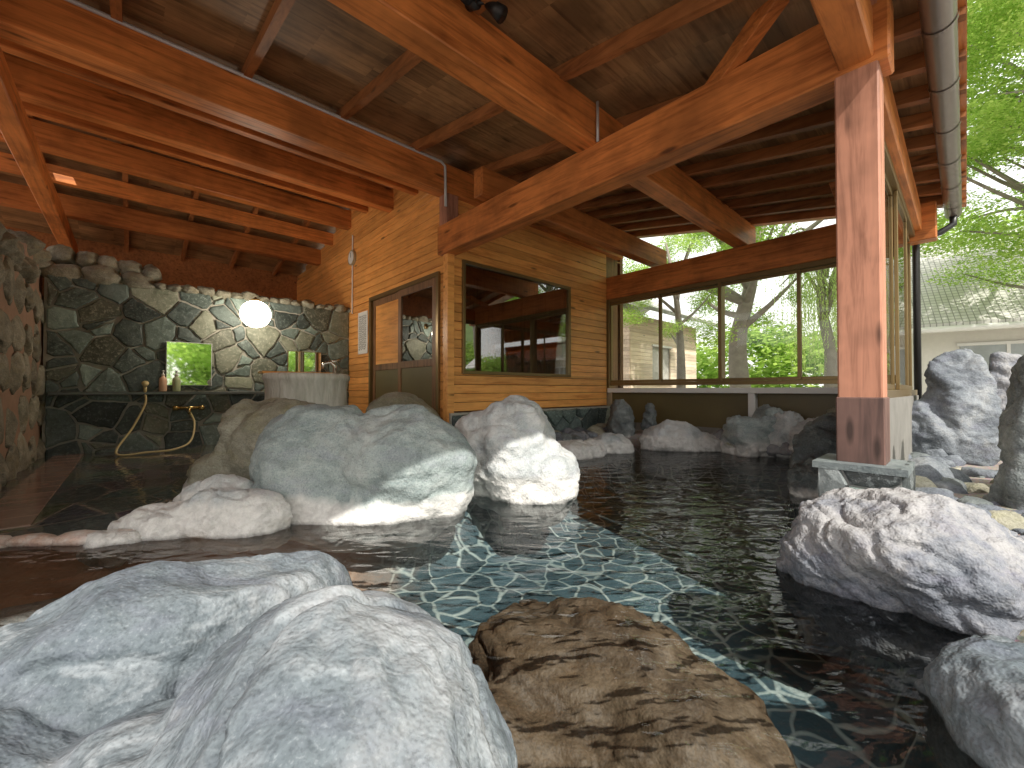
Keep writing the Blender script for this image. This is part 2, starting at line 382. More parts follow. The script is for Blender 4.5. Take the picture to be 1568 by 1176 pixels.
m,nt,out=newmat('wet_slate_floor'); co=coords(nt)
e=voro(nt,co,2.2,'DISTANCE_TO_EDGE'); cc=voro(nt,co,2.2,'F1','Color')
c=mixc(nt,.4,mixc(nt,noise_(nt,co,4,3,.6),(.06,.068,.062),(.17,.17,.15)),cc,'MULTIPLY')
c=mixc(nt,ramp(nt,e,[(.0,1),(.03,0)]),c,(.26,.22,.18))
princ(nt,out,c,.06,0,bump(nt,noise_(nt,co,7,2,.5,.5),.25,.02),.6)
fl=MB(); W=[B2W(-.84,7.8),B2W(3,7.8),B2W(3,4.5)]
pts=[(-5.2,2.0),(-2.9,2.26),(-2.3,2.45),(-1.7,2.9),(-.9,3.25),(-.2,3.8),(.3,4.15),(.35,4.75)]
fp=[(W[0].x,W[0].y),(W[1].x,W[1].y),(W[2].x,W[2].y)]+pts[::-1]
fl.add([(x,y,.062) for x,y in fp],[tuple(range(len(fp)))[::-1]])
fl.obj('wash_floor',m,rot=False)
R_EDGE=rockmat('edge_stone_pink',(.46,.30,.23),(.60,.44,.36),(.72,.64,.57),.45,.0,.5,.4)
mb=MB(); rng=random.Random(3)
for i in range(12):
    t=i/11; x=-4.6+2.35*t; y=2.05+.36*t+rng.uniform(-.01,.01); vs,fs=blob((x,y,.040),(rng.uniform(.15,.2),.085,.055),.12,3,rng,7,.12); mb.add(vs,fs)
mb.obj('pool_kerb',R_EDGE,rot=False,smooth=True)
TILE=plain('red_tile',(.30,.20,.16),.12,0,.5,5)
mb=MB()
for i in range(14):
    mb.box(-.74,-.46,3.9+i*.285,3.9+i*.285+.275,.05,.070)
mb.obj('floor_tile_strip',TILE,bevel=.004)

# ---------------- stone wall ----------------
def clip(poly,n,d):
    out=[]
    for i in range(len(poly)):
        a=poly[i];b=poly[(i+1)%len(poly)]
        da=a[0]*n[0]+a[1]*n[1]-d; db=b[0]*n[0]+b[1]*n[1]-d
        if da<=0: out.append(a)
        if (da<0)!=(db<0) and abs(da-db)>1e-9:
            t=da/(da-db); out.append((a[0]+(b[0]-a[0])*t,a[1]+(b[1]-a[1])*t))
    return out
def masonry(mb,W,H,n,seed,place,gap=.022,depth=.05,mis=3,big=1.0):
    rng=random.Random(seed); pts=[]
    tries=0
    while len(pts)<n and tries<20000:
        tries+=1; p=(rng.uniform(0,W),rng.uniform(0,H))
        if all((p[0]-q[0])**2+((p[1]-q[1])*1.15)**2>(q[2])**2 for q in pts):
            pts.append((p[0],p[1],rng.choice([.07,.10,.14,.24,.30])*big*math.sqrt(W*H/9.2*110/n)))
    for i,p in enumerate(pts):
        poly=[(0.01,0.01),(W-.01,0.01),(W-.01,H-.01),(0.01,H-.01)]
        for j,q in enumerate(pts):
            if i==j: continue
            dx,dy=q[0]-p[0],q[1]-p[1]; l=math.hypot(dx,dy)
            if l>2: continue
            nn=(dx/l,dy/l); bias=(p[2]-q[2])*.35
            mid=(p[0]*nn[0]+p[1]*nn[1])+max(l*.15,min(l*.85,l/2+bias))-gap/2
            poly=clip(poly,nn,mid)
            if len(poly)<3: break
        if len(poly)<3: continue
        cx=sum(a[0] for a in poly)/len(poly); cy=sum(a[1] for a in poly)/len(poly)
        ar=abs(sum(poly[k][0]*poly[(k+1)%len(poly)][1]-poly[(k+1)%len(poly)][0]*poly[k][1] for k in range(len(poly))))/2
        if ar<.0012: continue
        pp=[]
        for k in range(len(poly)):
            a=poly[k]; b=poly[(k+1)%len(poly)]; m_=max(1,int(math.hypot(b[0]-a[0],b[1]-a[1])/.06))
            for t in range(m_):
                tt=t/m_; x=a[0]+(b[0]-a[0])*tt; y=a[1]+(b[1]-a[1])*tt
                w=.016; x+=w*noise.noise(Vector((x*12,y*12,seed))); y+=w*noise.noise(Vector((x*12,y*12,seed+9)))
                pp.append((x,y))
        k=len(pp); dd=depth*rng.uniform(.6,1.3); tx,ty=rng.uniform(-.06,.06),rng.uniform(-.06,.06)
        vs=[]
        for (s,z) in ((1,0),(1,dd*.55),(.95,dd*.88),(.85,dd)):
            for (x,y) in pp:
                X=cx+(x-cx)*s; Y=cy+(y-cy)*s
                zz=z+((X-cx)*tx+(Y-cy)*ty if z>0 else 0)+ (.008*noise.noise(Vector((X*9,Y*9,3))) if s<.9 else 0)
                vs.append(place(X,Y,zz))
        vs.append(place(cx,cy,dd+.006))
        fs=[]
        for r in range(3):
            for a in range(k):
                b=(a+1)%k; fs.append((r*k+a,r*k+b,(r+1)*k+b,(r+1)*k+a))
        for a in range(k): fs.append((3*k+a,3*k+(a+1)%k,4*k))
        mb.add(vs,fs,rng.randrange(mis))
def stonem(name,a,b):
    m,nt,out=newmat(name); co=coords(nt)
    g=nt.nodes.new('ShaderNodeNewGeometry')
    c=ramp(nt,noise_(nt,co,6,4,.68,.5),[(.3,a),(.7,b)])
    r=ramp(nt,g.outputs['Random Per Island'],[(0,.45),(.35,.8),(.7,1.1),(1,1.8)])
    c=mixc(nt,1,c,r,'MULTIPLY')
    nn=noise_(nt,co,28,4,.75)
    c=mixc(nt,ramp(nt,nn,[(.52,0),(.66,.55)]),c,[min(.5,v*2.0) for v in b])
    princ(nt,out,c,.5,0,bump(nt,nn,.5,.012),.4); return m
ST=[stonem('wall_stone_green',(.09,.125,.112),(.205,.265,.24)),stonem('wall_stone_dark',(.048,.068,.064),(.12,.152,.142)),stonem('wall_stone_olive',(.12,.14,.10),(.25,.265,.205))]
MORT=plain('mortar',(.42,.405,.35),.9,0,.2,25,.3)
REDM=plain('red_mortar',(.34,.22,.155),.9,0,.3,9,.5)
sw=empty('stone_wall')
mb=MB(); mb.box(-.84,3.0,7.81,8.05,-.1,2.36); mb.obj('mortar_core',MORT,sw)
mb=MB(); masonry(mb,3.80,2.36,135,5,lambda u,v,z:(-.82+u,7.80-z,v),.024,.034); mb.obj('stones',ST,sw)
mb=MB(); mb.box(-.78,1.75,7.58,7.74,.83,.875); mb.obj('ledge',plain('ledge_slate',(.09,.10,.095),.25,0,.3,8),sw,bevel=.008)
mb=MB(); rng=random.Random(17); x=-.85
while x<2.95:
    s=rng.uniform(.16,.24) if x<.15 else rng.uniform(.09,.15)
    vs,fs=blob((x+s*.8,7.88,2.37+s*.2),(s*1.05,.17,s*.7),0,3,rng,7,.3); mb.add(vs,fs,0); x+=s*1.6
for i in range(5):
    vs,fs=blob((-.7+i*.22,7.95,2.66-i*.02),(.15,.15,.13),0,3,rng,7,.2); mb.add(vs,fs,0)
mb.obj('cap_stones',R_RUB,sw,smooth=True)
rw=empty('rubble_wall')
mb=MB(); mb.box(-1.6,-.86,3.2,8.3,-.1,2.10); mb.box(-1.6,-.88,6.9,8.3,2.1,2.5); mb.obj('core',REDM,rw)
mb=MB(); rng=random.Random(23)
for zr in [.16,.60,1.05,1.50,1.92]:
    y=3.2+rng.random()*.3
    while y<7.75:
        s=rng.uniform(.15,.34); vs,fs=blob((-.87,y+s,zr+rng.uniform(-.06,.06)),(.065,s*.97,rng.uniform(.17,.25)),rng.uniform(-.05,.05),4,rng,9,.3,0,.6,.9); mb.add(vs,fs,0); y+=s*2.05
y=3.2
while y<7.8:
    s=rng.uniform(.14,.22); vs,fs=blob((-.97,y+s,2.16 if y<6.7 else 2.5),(.22,s,rng.uniform(.12,.17)),0,4,rng,9,.25); mb.add(vs,fs,0); y+=s*1.9
mb.obj('stones',R_RUB,rw,smooth=True)

# ---------------- roof & timber pavilion ----------------
pav=empty('timber_pavilion')
def rz(y): return 3.05+.18*(y if y<7.5 else 15-y)
mb=MB(); X0,X1=-3.0,7.15
holes=[(-1.9,-1.8,6.5,6.6),(-1.9,-1.8,6.8,6.9),(-1.0,-.95,8.3,8.35),(-1.9,-1.8,8.9,8.95),(-1.5,-1.4,7.6,7.7)]
y=-.02
while y<11.6:
    y2=y+.15; x=X0
    while x<X1:
        x2=min(x+.45,X1); cx,cy=(x+x2)/2,(y+y2)/2
        if not any(h[0]-.2<cx<h[1]+.2 and h[2]-.07<cy<h[3]+.07 for h in holes):
            a,b=rz(y),rz(y2)
            mb.prism([(x,y,a),(x2,y,a),(x2,y2,b),(x,y2,b),(x,y,a+.03),(x2,y,a+.03),(x2,y2,b+.03),(x,y2,b+.03)])
        x=x2
    y=y2
mb.obj('roof_boards',W_ROOF,pav)
mb=MB(); xr=[]
x=-2.7
while x<3.0: xr.append(x); x+=.86
x=3.35
while x<7.1: xr.append(x); x+=.42
for x in xr:
    for (a,b) in ((-.02,7.5),(7.5,11.6)):
        za,zb=rz(a)-.002,rz(b)-.002; w=.032; h=.10
        mb.prism([(x-w,a,za-h),(x+w,a,za-h),(x+w,b,zb-h),(x-w,b,zb-h),(x-w,a,za),(x+w,a,za),(x+w,b,zb),(x-w,b,zb)])
mb.obj('rafters',W_RAF,pav)
mb=MB()
for (y,w,a,b,xa) in [(2.21,.10,3.0,3.35,-3),(4.5,.105,3.40,3.76,-3),(6.1,.09,3.72,4.05,-3),(7.8,.09,3.92,4.24,-3),(9.5,.09,3.62,3.94,-3),(.39,.075,2.68,2.93,-3),(5.3,.05,3.70,3.90,-3),(7.0,.05,3.98,4.2,-3),(8.7,.05,3.85,4.08,-3)]:
    mb.box(xa,(6.9 if y<5 else 3.0),y-w,y+w,a,b)
mb.box(2.78,6.9,3.52,3.68,3.03,3.34)
mb.obj('purlin_beams',W_X,pav,bevel=.008)
mb=MB(); mb.box(2.90,3.10,.25,4.62,2.65,3.02); mb.box(6.47,6.65,.2,4.6,2.57,2.98)
mb.box(-.93,-.77,2.3,10.9,3.28,3.52); mb.box(-3.0,-2.8,.2,10.9,3.1,3.35)
mb.obj('tie_beams',W_Y,pav,bevel=.01)
mb=MB()
for i in range(9): mb.box(-3.14,-3.10,5.6,11.2,.1+i*.13,.1+i*.13+.122)
for i in range(5): mb.box(-3.14,-3.10,5.6,11.2,2.5+i*.13,2.5+i*.13+.122)
mb.obj('side_boarding',W_CLY,pav,bevel=.003)
mb=MB(); mb.box(2.905,3.095,.295,.485,.50,2.69); mb.box(2.91,3.09,4.41,4.59,3.0,3.5)
mb.box(2.9,3.1,.29,.49,2.95,3.08); mb.box(-3.0,-2.82,.3,.48,.1,2.7)
mb.obj('posts',W_Z,pav,bevel=.008)
mb=MB(); mb.box(2.897,3.103,.287,.493,.50,.86); mb.obj('post_shoe',wood('post_shoe_wood',(.15,.085,.07),(.085,.05,.043),'z',.6,.4),pav,bevel=.006)
mb=MB()
def brace(p,q,w,h):
    p=Vector(p);q=Vector(q);d=(q-p).normalized(); s=d.cross(Vector((0,0,1))).normalized()*w/2; u=s.cross(d).normalized()*h/2
    mb.prism([p-s-u,p+s-u,q+s-u,q-s-u,p-s+u,p+s+u,q+s+u,q-s+u])
brace((3.0,1.2,3.0),(2.75,.7,3.2),.09,.12)
brace((6.5,.95,2.95),(5.6,.95,3.2),.08,.1)
mb.obj('braces',W_Y,pav,bevel=.005)
mb=MB(); gy=.10; gz=2.93
segs=14; pr=[]
for k in range(segs+1):
    t=math.pi+math.pi*k/segs; pr.append((gy-.02+.07*math.cos(t),gz+.07*math.sin(t)))
for xg in (-3,6.95):
    for (yy,z_) in pr: mb.v.append((xg,yy,z_))
for k in range(segs): mb.f.append((k,k+1,segs+1+k+1,segs+1+k)); mb.m.append(0)
for i in range(15):
    xg=-2.7+i*.66
    for k in range(segs):
        a,b=pr[k],pr[k+1]; sc_=1.08
        mb.add([(xg,gy-.02+(a[0]-gy+.02)*sc_,gz+(a[1]-gz)*sc_),(xg+.03,gy-.02+(a[0]-gy+.02)*sc_,gz+(a[1]-gz)*sc_),(xg+.03,gy-.02+(b[0]-gy+.02)*sc_,gz+(b[1]-gz)*sc_),(xg,gy-.02+(b[0]-gy+.02)*sc_,gz+(b[1]-gz)*sc_)],[(0,1,2,3)])
mb.obj('gutter',GUT,pav,smooth=True)
mb=MB(); mb.box(-3,7.0,-.025,.015,2.99,3.13); mb.obj('fascia',W_X,pav)
mb=MB(); mb.tube([(6.85,.08,2.9),(6.85,.08,2.78),(6.80,.18,2.70),(6.78,.34,2.66),(6.76,.38,2.6),(6.76,.38,.2)],.035,12); mb.obj('downpipe',BLACK,pav,smooth=True)
mb=MB(); mb.tube([(-3,4.375,3.74),(2.80,4.375,3.74),(2.86,4.375,3.70),(2.87,4.375,3.2)],.017,8)
mb.tube([(2.88,2.08,3.34),(2.88,2.08,3.0)],.012,8); mb.obj('conduit',STEEL,pav,smooth=True)
ped=empty('post_pedestal')
mb=MB(); mb.box(2.83,3.17,.22,.56,.0,.50); mb.obj('core',plain('grey_mortar',(.26,.26,.25),.9,0,.3,20,.3),ped)
PD=[stonem('ped_a',(.11,.125,.125),(.21,.23,.23)),stonem('ped_b',(.07,.085,.09),(.15,.17,.17)),ST[0]]
mb=MB(); masonry(mb,.36,.46,9,3,lambda u,v,z:(2.832-z,.21+.36-u,.05+v),.010,.025)
masonry(mb,.36,.46,9,4,lambda u,v,z:(2.82+u,.222-z,.05+v),.010,.025)
mb.box(2.805,3.195,.195,.585,.47,.505,1); mb.obj('stones',PD,ped,bevel=.006)
sp=empty('spotlight')
mb=MB(); mb.tube([(1.55,2.10,3.34),(1.55,2.02,3.30)],.035,12); mb.tube([(1.50,2.0,3.33),(1.42,1.95,3.22)],[.03,.05],14); mb.tube([(1.62,2.0,3.33),(1.68,1.93,3.24)],[.03,.05],14)
mb.tube([(1.55,2.02,3.30),(1.50,2.0,3.33)],.012,8); mb.tube([(1.55,2.02,3.30),(1.62,2.0,3.33)],.012,8); mb.obj('heads',BLACK,sp,smooth=True)

# ---------------- bathhouse ----------------
bh=empty('wooden_bathhouse')
def clad(mb,ax,a0,a1,z0,z1,plane,out,openings,hb=.118,roof=False):
    zs=set(); z=z0
    while z<z1-1e-4: zs.add(round(z,4)); z+=hb
    zs.add(round(z1,4)); base=sorted(zs)
    for o in openings: zs.add(o[2]); zs.add(o[3])
    zz=sorted(zs)
    for i in range(len(zz)-1):
        za,zb=zz[i],zz[i+1]
        if zb-za<.012: continue
        ra,rb=a0,a1
        if roof:
            t=(zb+.02-3.05)/.18
            ra=max(a0,t); rb=min(a1,15-t)
        if rb<=ra: continue
        segs=[(ra,rb)]
        for o in openings:
            if za>=o[2]-1e-4 and zb<=o[3]+1e-4:
                n=[]
                for s in segs:
                    if o[1]<=s[0] or o[0]>=s[1]: n.append(s); continue
                    if s[0]<o[0]: n.append((s[0],o[0]))
                    if o[1]<s[1]: n.append((o[1],s[1]))
                segs=n
        g=.006 if zb in base else 0
        j=random.uniform(0,.003)
        for (s,e) in segs:
            if ax=='x': mb.box(s,e,plane-out-j,plane+.02,za,zb-g)
            else: mb.box(plane-out-j,plane+.02,s,e,za,zb-g)
FW=(3.21,5.38,1.13,2.60)
mb=MB(); clad(mb,'x',3.06,6.46,.62,3.42,4.5,.02,[FW]); mb.obj('front_cladding',W_CLX,bh,bevel=.003)
DR=(4.68,6.81,.0,2.43)
mb=MB(); clad(mb,'y',4.56,11.2,.30,4.45,3.0,.02,[DR],roof=True); mb.obj('side_cladding',W_CLY,bh,bevel=.003)
mb=MB(); mb.box(2.955,3.06,4.455,4.56,.3,2.66); mb.obj('corner_board',W_CLX,bh,bevel=.004)
mb=MB(); mb.box(3.03,6.9,4.53,4.6,0,1.13);mb.box(3.03,6.9,4.53,4.6,2.6,3.75);mb.box(3.03,3.21,4.53,4.6,1.13,2.6);mb.box(5.38,6.9,4.53,4.6,1.13,2.6)
mb.box(3.03,3.1,6.81,11.2,0,3.7); mb.box(3.03,3.1,4.6,6.81,2.43,3.8)
mb.box(3.1,7.2,6.0,6.1,0,3.7); mb.box(4.2,4.3,6.1,7.8,0,3.7); mb.box(3.1,4.3,7.8,7.9,0,3.7); mb.box(7.1,7.2,4.6,6.1,0,3.7); mb.box(3.1,7.2,4.6,7.9,-.05,.28)
mb.obj('inner_walls',W_DARK,bh)
mb=MB(); mb.box(-3.1,3.1,11.2,11.3,0,3.75); mb.obj('rear_wall',W_RAF,bh)
mb=MB(); mb.box(3.1,7.15,4.6,7.9,3.4,3.42); mb.obj('inner_ceiling',W_ROOF,bh)
mb=MB(); mb.box(3.4,5.6,5.2,5.6,.9,.95); mb.box(3.45,3.55,5.25,5.5,.3,.9); mb.box(5.4,5.5,5.25,5.5,.3,.9); mb.obj('interior_counter',W_CLX,bh)
def frame_x(mb,x0,x1,z0,z1,yf,w=.05,d=.05):
    mb.box(x0,x1,yf-d,yf,z1-w,z1); mb.box(x0,x1,yf-d,yf,z0,z0+w); mb.box(x0,x0+w,yf-d+.002,yf,z0+w,z1-w); mb.box(x1-w,x1,yf-d+.002,yf,z0+w,z1-w)
def frame_y(mb,y0,y1,z0,z1,xf,w=.05,d=.05):
    mb.box(xf-d,xf,y0,y1,z1-w,z1); mb.box(xf-d,xf,y0,y1,z0,z0+w); mb.box(xf-d+.002,xf,y0,y0+w,z0+w,z1-w); mb.box(xf-d+.002,xf,y1-w,y1,z0+w,z1-w)
mb=MB(); frame_x(mb,3.19,5.40,1.11,2.62,4.50,.045,.055); mb.obj('front_window_frame',BRONZE,bh,bevel=.003)
mb=MB(); mb.add([(3.2,4.478,1.13),(5.39,4.478,1.13),(5.39,4.478,2.6),(3.2,4.478,2.6)],[(0,1,2,3)]); mb.obj('front_window_glass',GLASSD,bh)
mb=MB(); frame_y(mb,4.66,6.83,.28,2.46,3.0,.06,.06); mb.obj('door_frame',BRONZE,bh,bevel=.003)
mb=MB()
def leaf(y0,y1,xf):
    mb.box(xf-.03,xf,y0,y0+.09,.34,2.40); mb.box(xf-.03,xf,y1-.09,y1,.34,2.40); mb.box(xf-.03,xf,y0+.09,y1-.09,2.30,2.40); mb.box(xf-.03,xf,y0+.09,y1-.09,1.22,1.32)
leaf(4.74,5.80,2.985); leaf(5.74,6.77,3.02)
mb.obj('door_leaves',W_DARK,bh,bevel=.003)
mb=MB(); mb.box(2.968,2.978,4.83,5.71,.34,1.22); mb.box(3.0,3.012,5.83,6.68,.34,1.22); mb.obj('door_lower_panels',OLIVE,bh)
mb=MB(); mb.box(3.0,3.012,5.83,6.68,1.32,2.30); mb.obj('door_upper_panel',W_CLY,bh)
mb=MB(); mb.add([(2.972,4.83,1.32),(2.972,5.71,1.32),(2.972,5.71,2.3),(2.972,4.83,2.3)],[(3,2,1,0)]); mb.obj('door_glass',GLASSD,bh)
mb=MB(); mb.box(2.98,7.0,4.42,4.56,-.1,.60); mb.obj('foundation_core',MORT,bh)
mb=MB(); masonry(mb,3.5,.55,30,8,lambda u,v,z:(2.99+u,4.415-z,.04+v),.02,.05); mb.obj('foundation_stones',ST,bh)
ns=empty('notice_sign')
mb=MB(); mb.box(2.962,2.972,6.93,7.33,1.53,2.27); mb.obj('board',WHITEP,ns,bevel=.002)
mb=MB(); rng=random.Random(2)
for i in range(9):
    yy=7.28-i*.036; zt=2.2
    while zt>1.62:
        l=rng.uniform(.012,.03); mb.box(2.9595,2.9612,yy-.008,yy+.006,zt-l,zt); zt-=l+rng.uniform(.006,.02)
mb.obj('lettering',BLACK,ns)
th=empty('wall_thermometer')
mb=MB(); mb.tube([(2.975,7.6,3.33),(2.93,7.6,3.33)],.14,28); mb.obj('case',plain('thermo_case',(.45,.38,.24),.4,.2),th)
mb=MB(); mb.tube([(2.931,7.6,3.33),(2.926,7.6,3.33)],.115,28); mb.obj('dial',WHITEP,th)
mb=MB(); mb.box(2.921,2.924,7.595,7.605,3.33,3.42); mb.obj('needle',BLACK,th)
mb=MB(); mb.tube([(2.96,7.6,3.75),(2.96,7.6,3.47)],.012,8); mb.tube([(2.96,7.6,3.19),(2.96,7.6,2.3)],.012,8); mb.obj('cable',WHITEP,th)

# ---------------- window wall ----------------
ww=empty('window_wall')
mb=MB(); ysn=[4.44,3.46,2.48,1.49,.50]
mb.box(6.50,6.60,.48,4.46,2.50,2.568); mb.box(6.50,6.60,.48,4.46,.975,1.03)
for i in range(4):
    a,b=ysn[i+1],ysn[i]; xf=6.575 if i%2 else 6.545
    frame_y(mb,a-.02,b+.02,1.032,2.498,xf,.042,.028)
mb.box(6.48,6.61,4.44,4.49,.9,2.57); mb.box(6.48,6.61,.44,.5,.9,2.57)
mb.box(6.47,6.62,2.455,2.505,1.03,2.5)
for i in range(4):
    a=3.14+i*.85; frame_x(mb,a,a+.87,.90,2.62,.41+(.03 if i%2 else 0),.045,.028)
mb.box(3.12,6.5,.37,.45,2.62,2.68); mb.box(3.12,6.5,.37,.45,.84,.90)
mb.obj('frames',BRONZE,ww,bevel=.003)
mb=MB()
for i in range(4):
    a,b=ysn[i+1],ysn[i]; xf=(6.575 if i%2 else 6.545)-.014
    mb.add([(xf,a,1.05),(xf,b,1.05),(xf,b,2.48),(xf,a,2.48)],[(0,1,2,3)])
for i in range(4):
    a=3.14+i*.85; yf=.41+(.03 if i%2 else 0)-.014; mb.add([(a+.04,yf,.94),(a+.83,yf,.94),(a+.83,yf,2.58),(a+.04,yf,2.58)],[(0,1,2,3)])
mb.obj('panes',GLASS,ww)
mb=MB(); mb.box(6.42,6.62,.42,4.44,.85,.93); mb.box(6.44,6.56,2.0,2.09,.40,.85); mb.obj('sill',WHITEP,ww,bevel=.005)
mb=MB(); mb.box(6.58,6.66,.4,4.44,.30,.85); mb.obj('lower_panel',OLIVE,ww)
mb=MB(); mb.box(6.5,6.75,.3,4.44,-.1,.32); mb.box(3.2,6.5,.36,.48,.1,.84); mb.obj('plinth',plain('plinth_render',(.24,.23,.21),.9,0,.3,6,.3),ww)

# ---------------- wash area ----------------
mi=empty('wall_mirror'); mb=MB(); mb.box(.35,.87,7.715,7.725,.97,1.59); mb.obj('glass',MIRROR,mi)
mb=MB(); mb.box(.34,.88,7.727,7.745,.96,1.60); mb.obj('backing',STEEL,mi)
mi=empty('wall_mirror'); mb=MB(); mb.box(1.93,2.45,7.705,7.715,1.08,1.55); mb.obj('glass',MIRROR,mi)
mb=MB(); mb.box(1.92,2.46,7.717,7.74,1.07,1.56); mb.obj('backing',BRONZE,mi)
def bottle(x,col):
    e=empty('shampoo_bottle'); mb=MB(); mb.lathe((x,7.66,.877),[(.04,0),(.045,.01),(.045,.16),(.04,.19),(.018,.205),(.018,.225)],18)
    mb.obj('body',plain('bottle',col,.35),e,smooth=True)
    mb=MB(); mb.lathe((x,7.66,1.102),[(.02,0),(.02,.02),(.008,.022),(.008,.055),(.016,.057),(.016,.07)],12); mb.tube([(x,7.66,1.165),(x,7.61,1.16)],.007,8); mb.obj('pump',WHITEP,e,smooth=True)
bottle(.31,(.75,.48,.32)); bottle(.46,(.45,.52,.30))
HOSE=plain('hose_yellow',(.62,.52,.26),.35)
sh=empty('shower_hose')
def bez(pts,n=10):
    P=[Vector(p) for p in pts]; out=[]
    for i in range(len(P)-1):
        p0=P[max(i-1,0)];p1=P[i];p2=P[i+1];p3=P[min(i+2,len(P)-1)]
        for k in range(n):
            t=k/n; out.append(.5*((2*p1)+(-p0+p2)*t+(2*p0-5*p1+4*p2-p3)*t*t+(-p0+3*p1-3*p2+p3)*t**3))
    out.append(P[-1]); return out
mb=MB(); mb.tube(bez([(.12,7.60,.86),(.12,7.56,.70),(.0,7.45,.4),(-.15,7.20,.10),(.15,7.15,.09),(.42,7.2,.10),(.60,7.35,.18),(.66,7.55,.42),(.60,7.62,.60)]),.013,10); mb.obj('hose',HOSE,sh,smooth=True)
mb=MB(); mb.tube([(.12,7.60,.84),(.12,7.58,.95)],[.016,.02],12); mb.tube([(.12,7.58,.95),(.12,7.52,.99)],[.02,.04],14); mb.obj('shower_head',HOSE,sh,smooth=True)
fa=empty('faucet')
BR=plain('brass',(.6,.45,.18),.25,.9,.1)
mb=MB(); mb.tube([(.48,7.64,.64),(.72,7.64,.64)],.022,12)
for x in (.45,.75): mb.tube([(x-.03,7.64,.64),(x+.03,7.64,.64)],.036,12)
mb.tube([(.6,7.74,.64),(.6,7.60,.64),(.6,7.54,.62),(.6,7.53,.55)],.014,10); mb.obj('mixer',BR,fa,smooth=True)
tb=empty('water_basin')
m,nt,out=newmat('pale_basin_stone'); co=coords(nt)
n=noise_(nt,coords(nt,(6,6,1)),2.5,4,.65,.5)
princ(nt,out,ramp(nt,n,[(.3,(.62,.61,.54)),(.6,(.85,.83,.77))]),.7,0,bump(nt,n,.8,.03),.3)
BAS=m
mb=MB(); bc=(1.55,5.35,0); seg=60; prof=[(.40,.1),(.43,.3),(.445,.6),(.44,.9),(.455,1.0),(.47,1.02),(.47,1.07),(.45,1.09),(.38,1.09),(.36,1.07),(.36,.9)]
mb.lathe(bc,prof,seg)
for i,v in enumerate(mb.v):
    t=math.atan2(v[1]-bc[1],v[0]-bc[0]); s=1+.012*math.cos(t*20)+.02*noise.noise(Vector((v[0]*5,v[1]*5,v[2]*3)))
    mb.v[i]=(bc[0]+(v[0]-bc[0])*s,bc[1]+(v[1]-bc[1])*s,v[2])
mb.obj('basin',BAS,tb,smooth=True)
mb=MB(); mb.tube([(1.85,5.3,1.08),(1.85,5.3,1.2),(1.8,5.3,1.24),(1.72,5.3,1.22),(1.70,5.3,1.16)],.02,10); mb.tube([(1.82,5.3,1.25),(1.92,5.3,1.27)],.015,8); mb.obj('tap',CHROME,tb,smooth=True)
mb=MB(); mb.box(1.1,1.9,5.5,5.72,1.095,1.12); mb.obj('lid_board',W_CLX,tb,bevel=.004)
lp=empty('globe_lamp')
m,nt,out=newmat('lamp_glass_lit'); e=nt.nodes.new('ShaderNodeEmission'); e.inputs[0].default_value=(1,.88,.70,1); e.inputs[1].default_value=26; L(nt,e.outputs[0],out.inputs[0])
mb=MB(); prof=[(.002,-.2)]+[(.2*math.sin(math.pi*k/16),-.2*math.cos(math.pi*k/16)) for k in range(1,16)]+[(.002,.2)]
mb.lathe((1.34,7.15,2.03),prof,24); mb.obj('globe',m,lp,smooth=True)
mb=MB(); mb.tube([(1.34,7.78,2.25),(1.34,7.15,2.27),(1.34,7.15,2.22)],.018,10); mb.lathe((1.34,7.15,2.21),[(.06,0),(.06,.04),(.02,.06)],16); mb.tube([(1.34,7.80,2.25),(1.34,7.76,2.25)],.06,16); mb.obj('bracket',BRONZE,lp,smooth=True)

# ---------------- vegetation ----------------
def leafmat(name,c1,c2):
    m,nt,out=newmat(name)
    g=nt.nodes.new('ShaderNodeNewGeometry')
    c=mixc(nt,g.outputs['Random Per Island'],c1,c2)
    d=nt.nodes.new('ShaderNodeBsdfDiffuse'); tr=nt.nodes.new('ShaderNodeBsdfTranslucent')
    L(nt,c,d.inputs[0]); L(nt,mixc(nt,1,c,(1.5,1.6,1.1),'MULTIPLY'),tr.inputs[0])
    mx=nt.nodes.new('ShaderNodeMixShader'); mx.inputs[0].default_value=.5
    L(nt,d.outputs[0],mx.inputs[1]); L(nt,tr.outputs[0],mx.inputs[2]); L(nt,mx.outputs[0],out.inputs[0]); return m
LEAF=leafmat('maple_leaves',(.22,.35,.075),(.44,.55,.18))
LEAFD=leafmat('forest_leaves',(.12,.21,.05),(.30,.40,.13))
LEAFW=leafmat('willow_leaves',(.38,.50,.18),(.58,.66,.36))
BARK=plain('bark',(.28,.25,.21),.9,0,.4,8,.6)
def clumpmesh(name,n,size,mat,seed,flat=.6):
    rng=random.Random(seed); v=[];f=[]
    for i in range(n):
        while True:
            p=Vector((rng.uniform(-1,1),rng.uniform(-1,1),rng.uniform(-1,1)))
            if p.length<1: break
        p*= (.55+.45*rng.random()); p.z*=flat
        d=Vector((rng.gauss(0,1),rng.gauss(0,1),rng.gauss(0,.4))).normalized(); s=d.cross(Vector((rng.gauss(0,.5),rng.gauss(0,.5),1))).normalized()
        l=size*rng.uniform(.6,1.3); w=l*.55; o=len(v)
        v+=[p-d*l,p+s*w,p+d*l,p-s*w]; f.append((o,o+1,o+2,o+3))
    me=bpy.data.meshes.new(name); me.from_pydata([tuple(a) for a in v],[],f); me.materials.append(mat); me.update(); return me
CL=[clumpmesh('leafclump',700,.05,LEAF,s) for s in (1,2)]
CF=[clumpmesh('forestclump',700,.075,LEAFD,s) for s in (3,4)]
CF2=[clumpmesh('forestclump',700,.07,LEAF,s) for s in (5,6)]
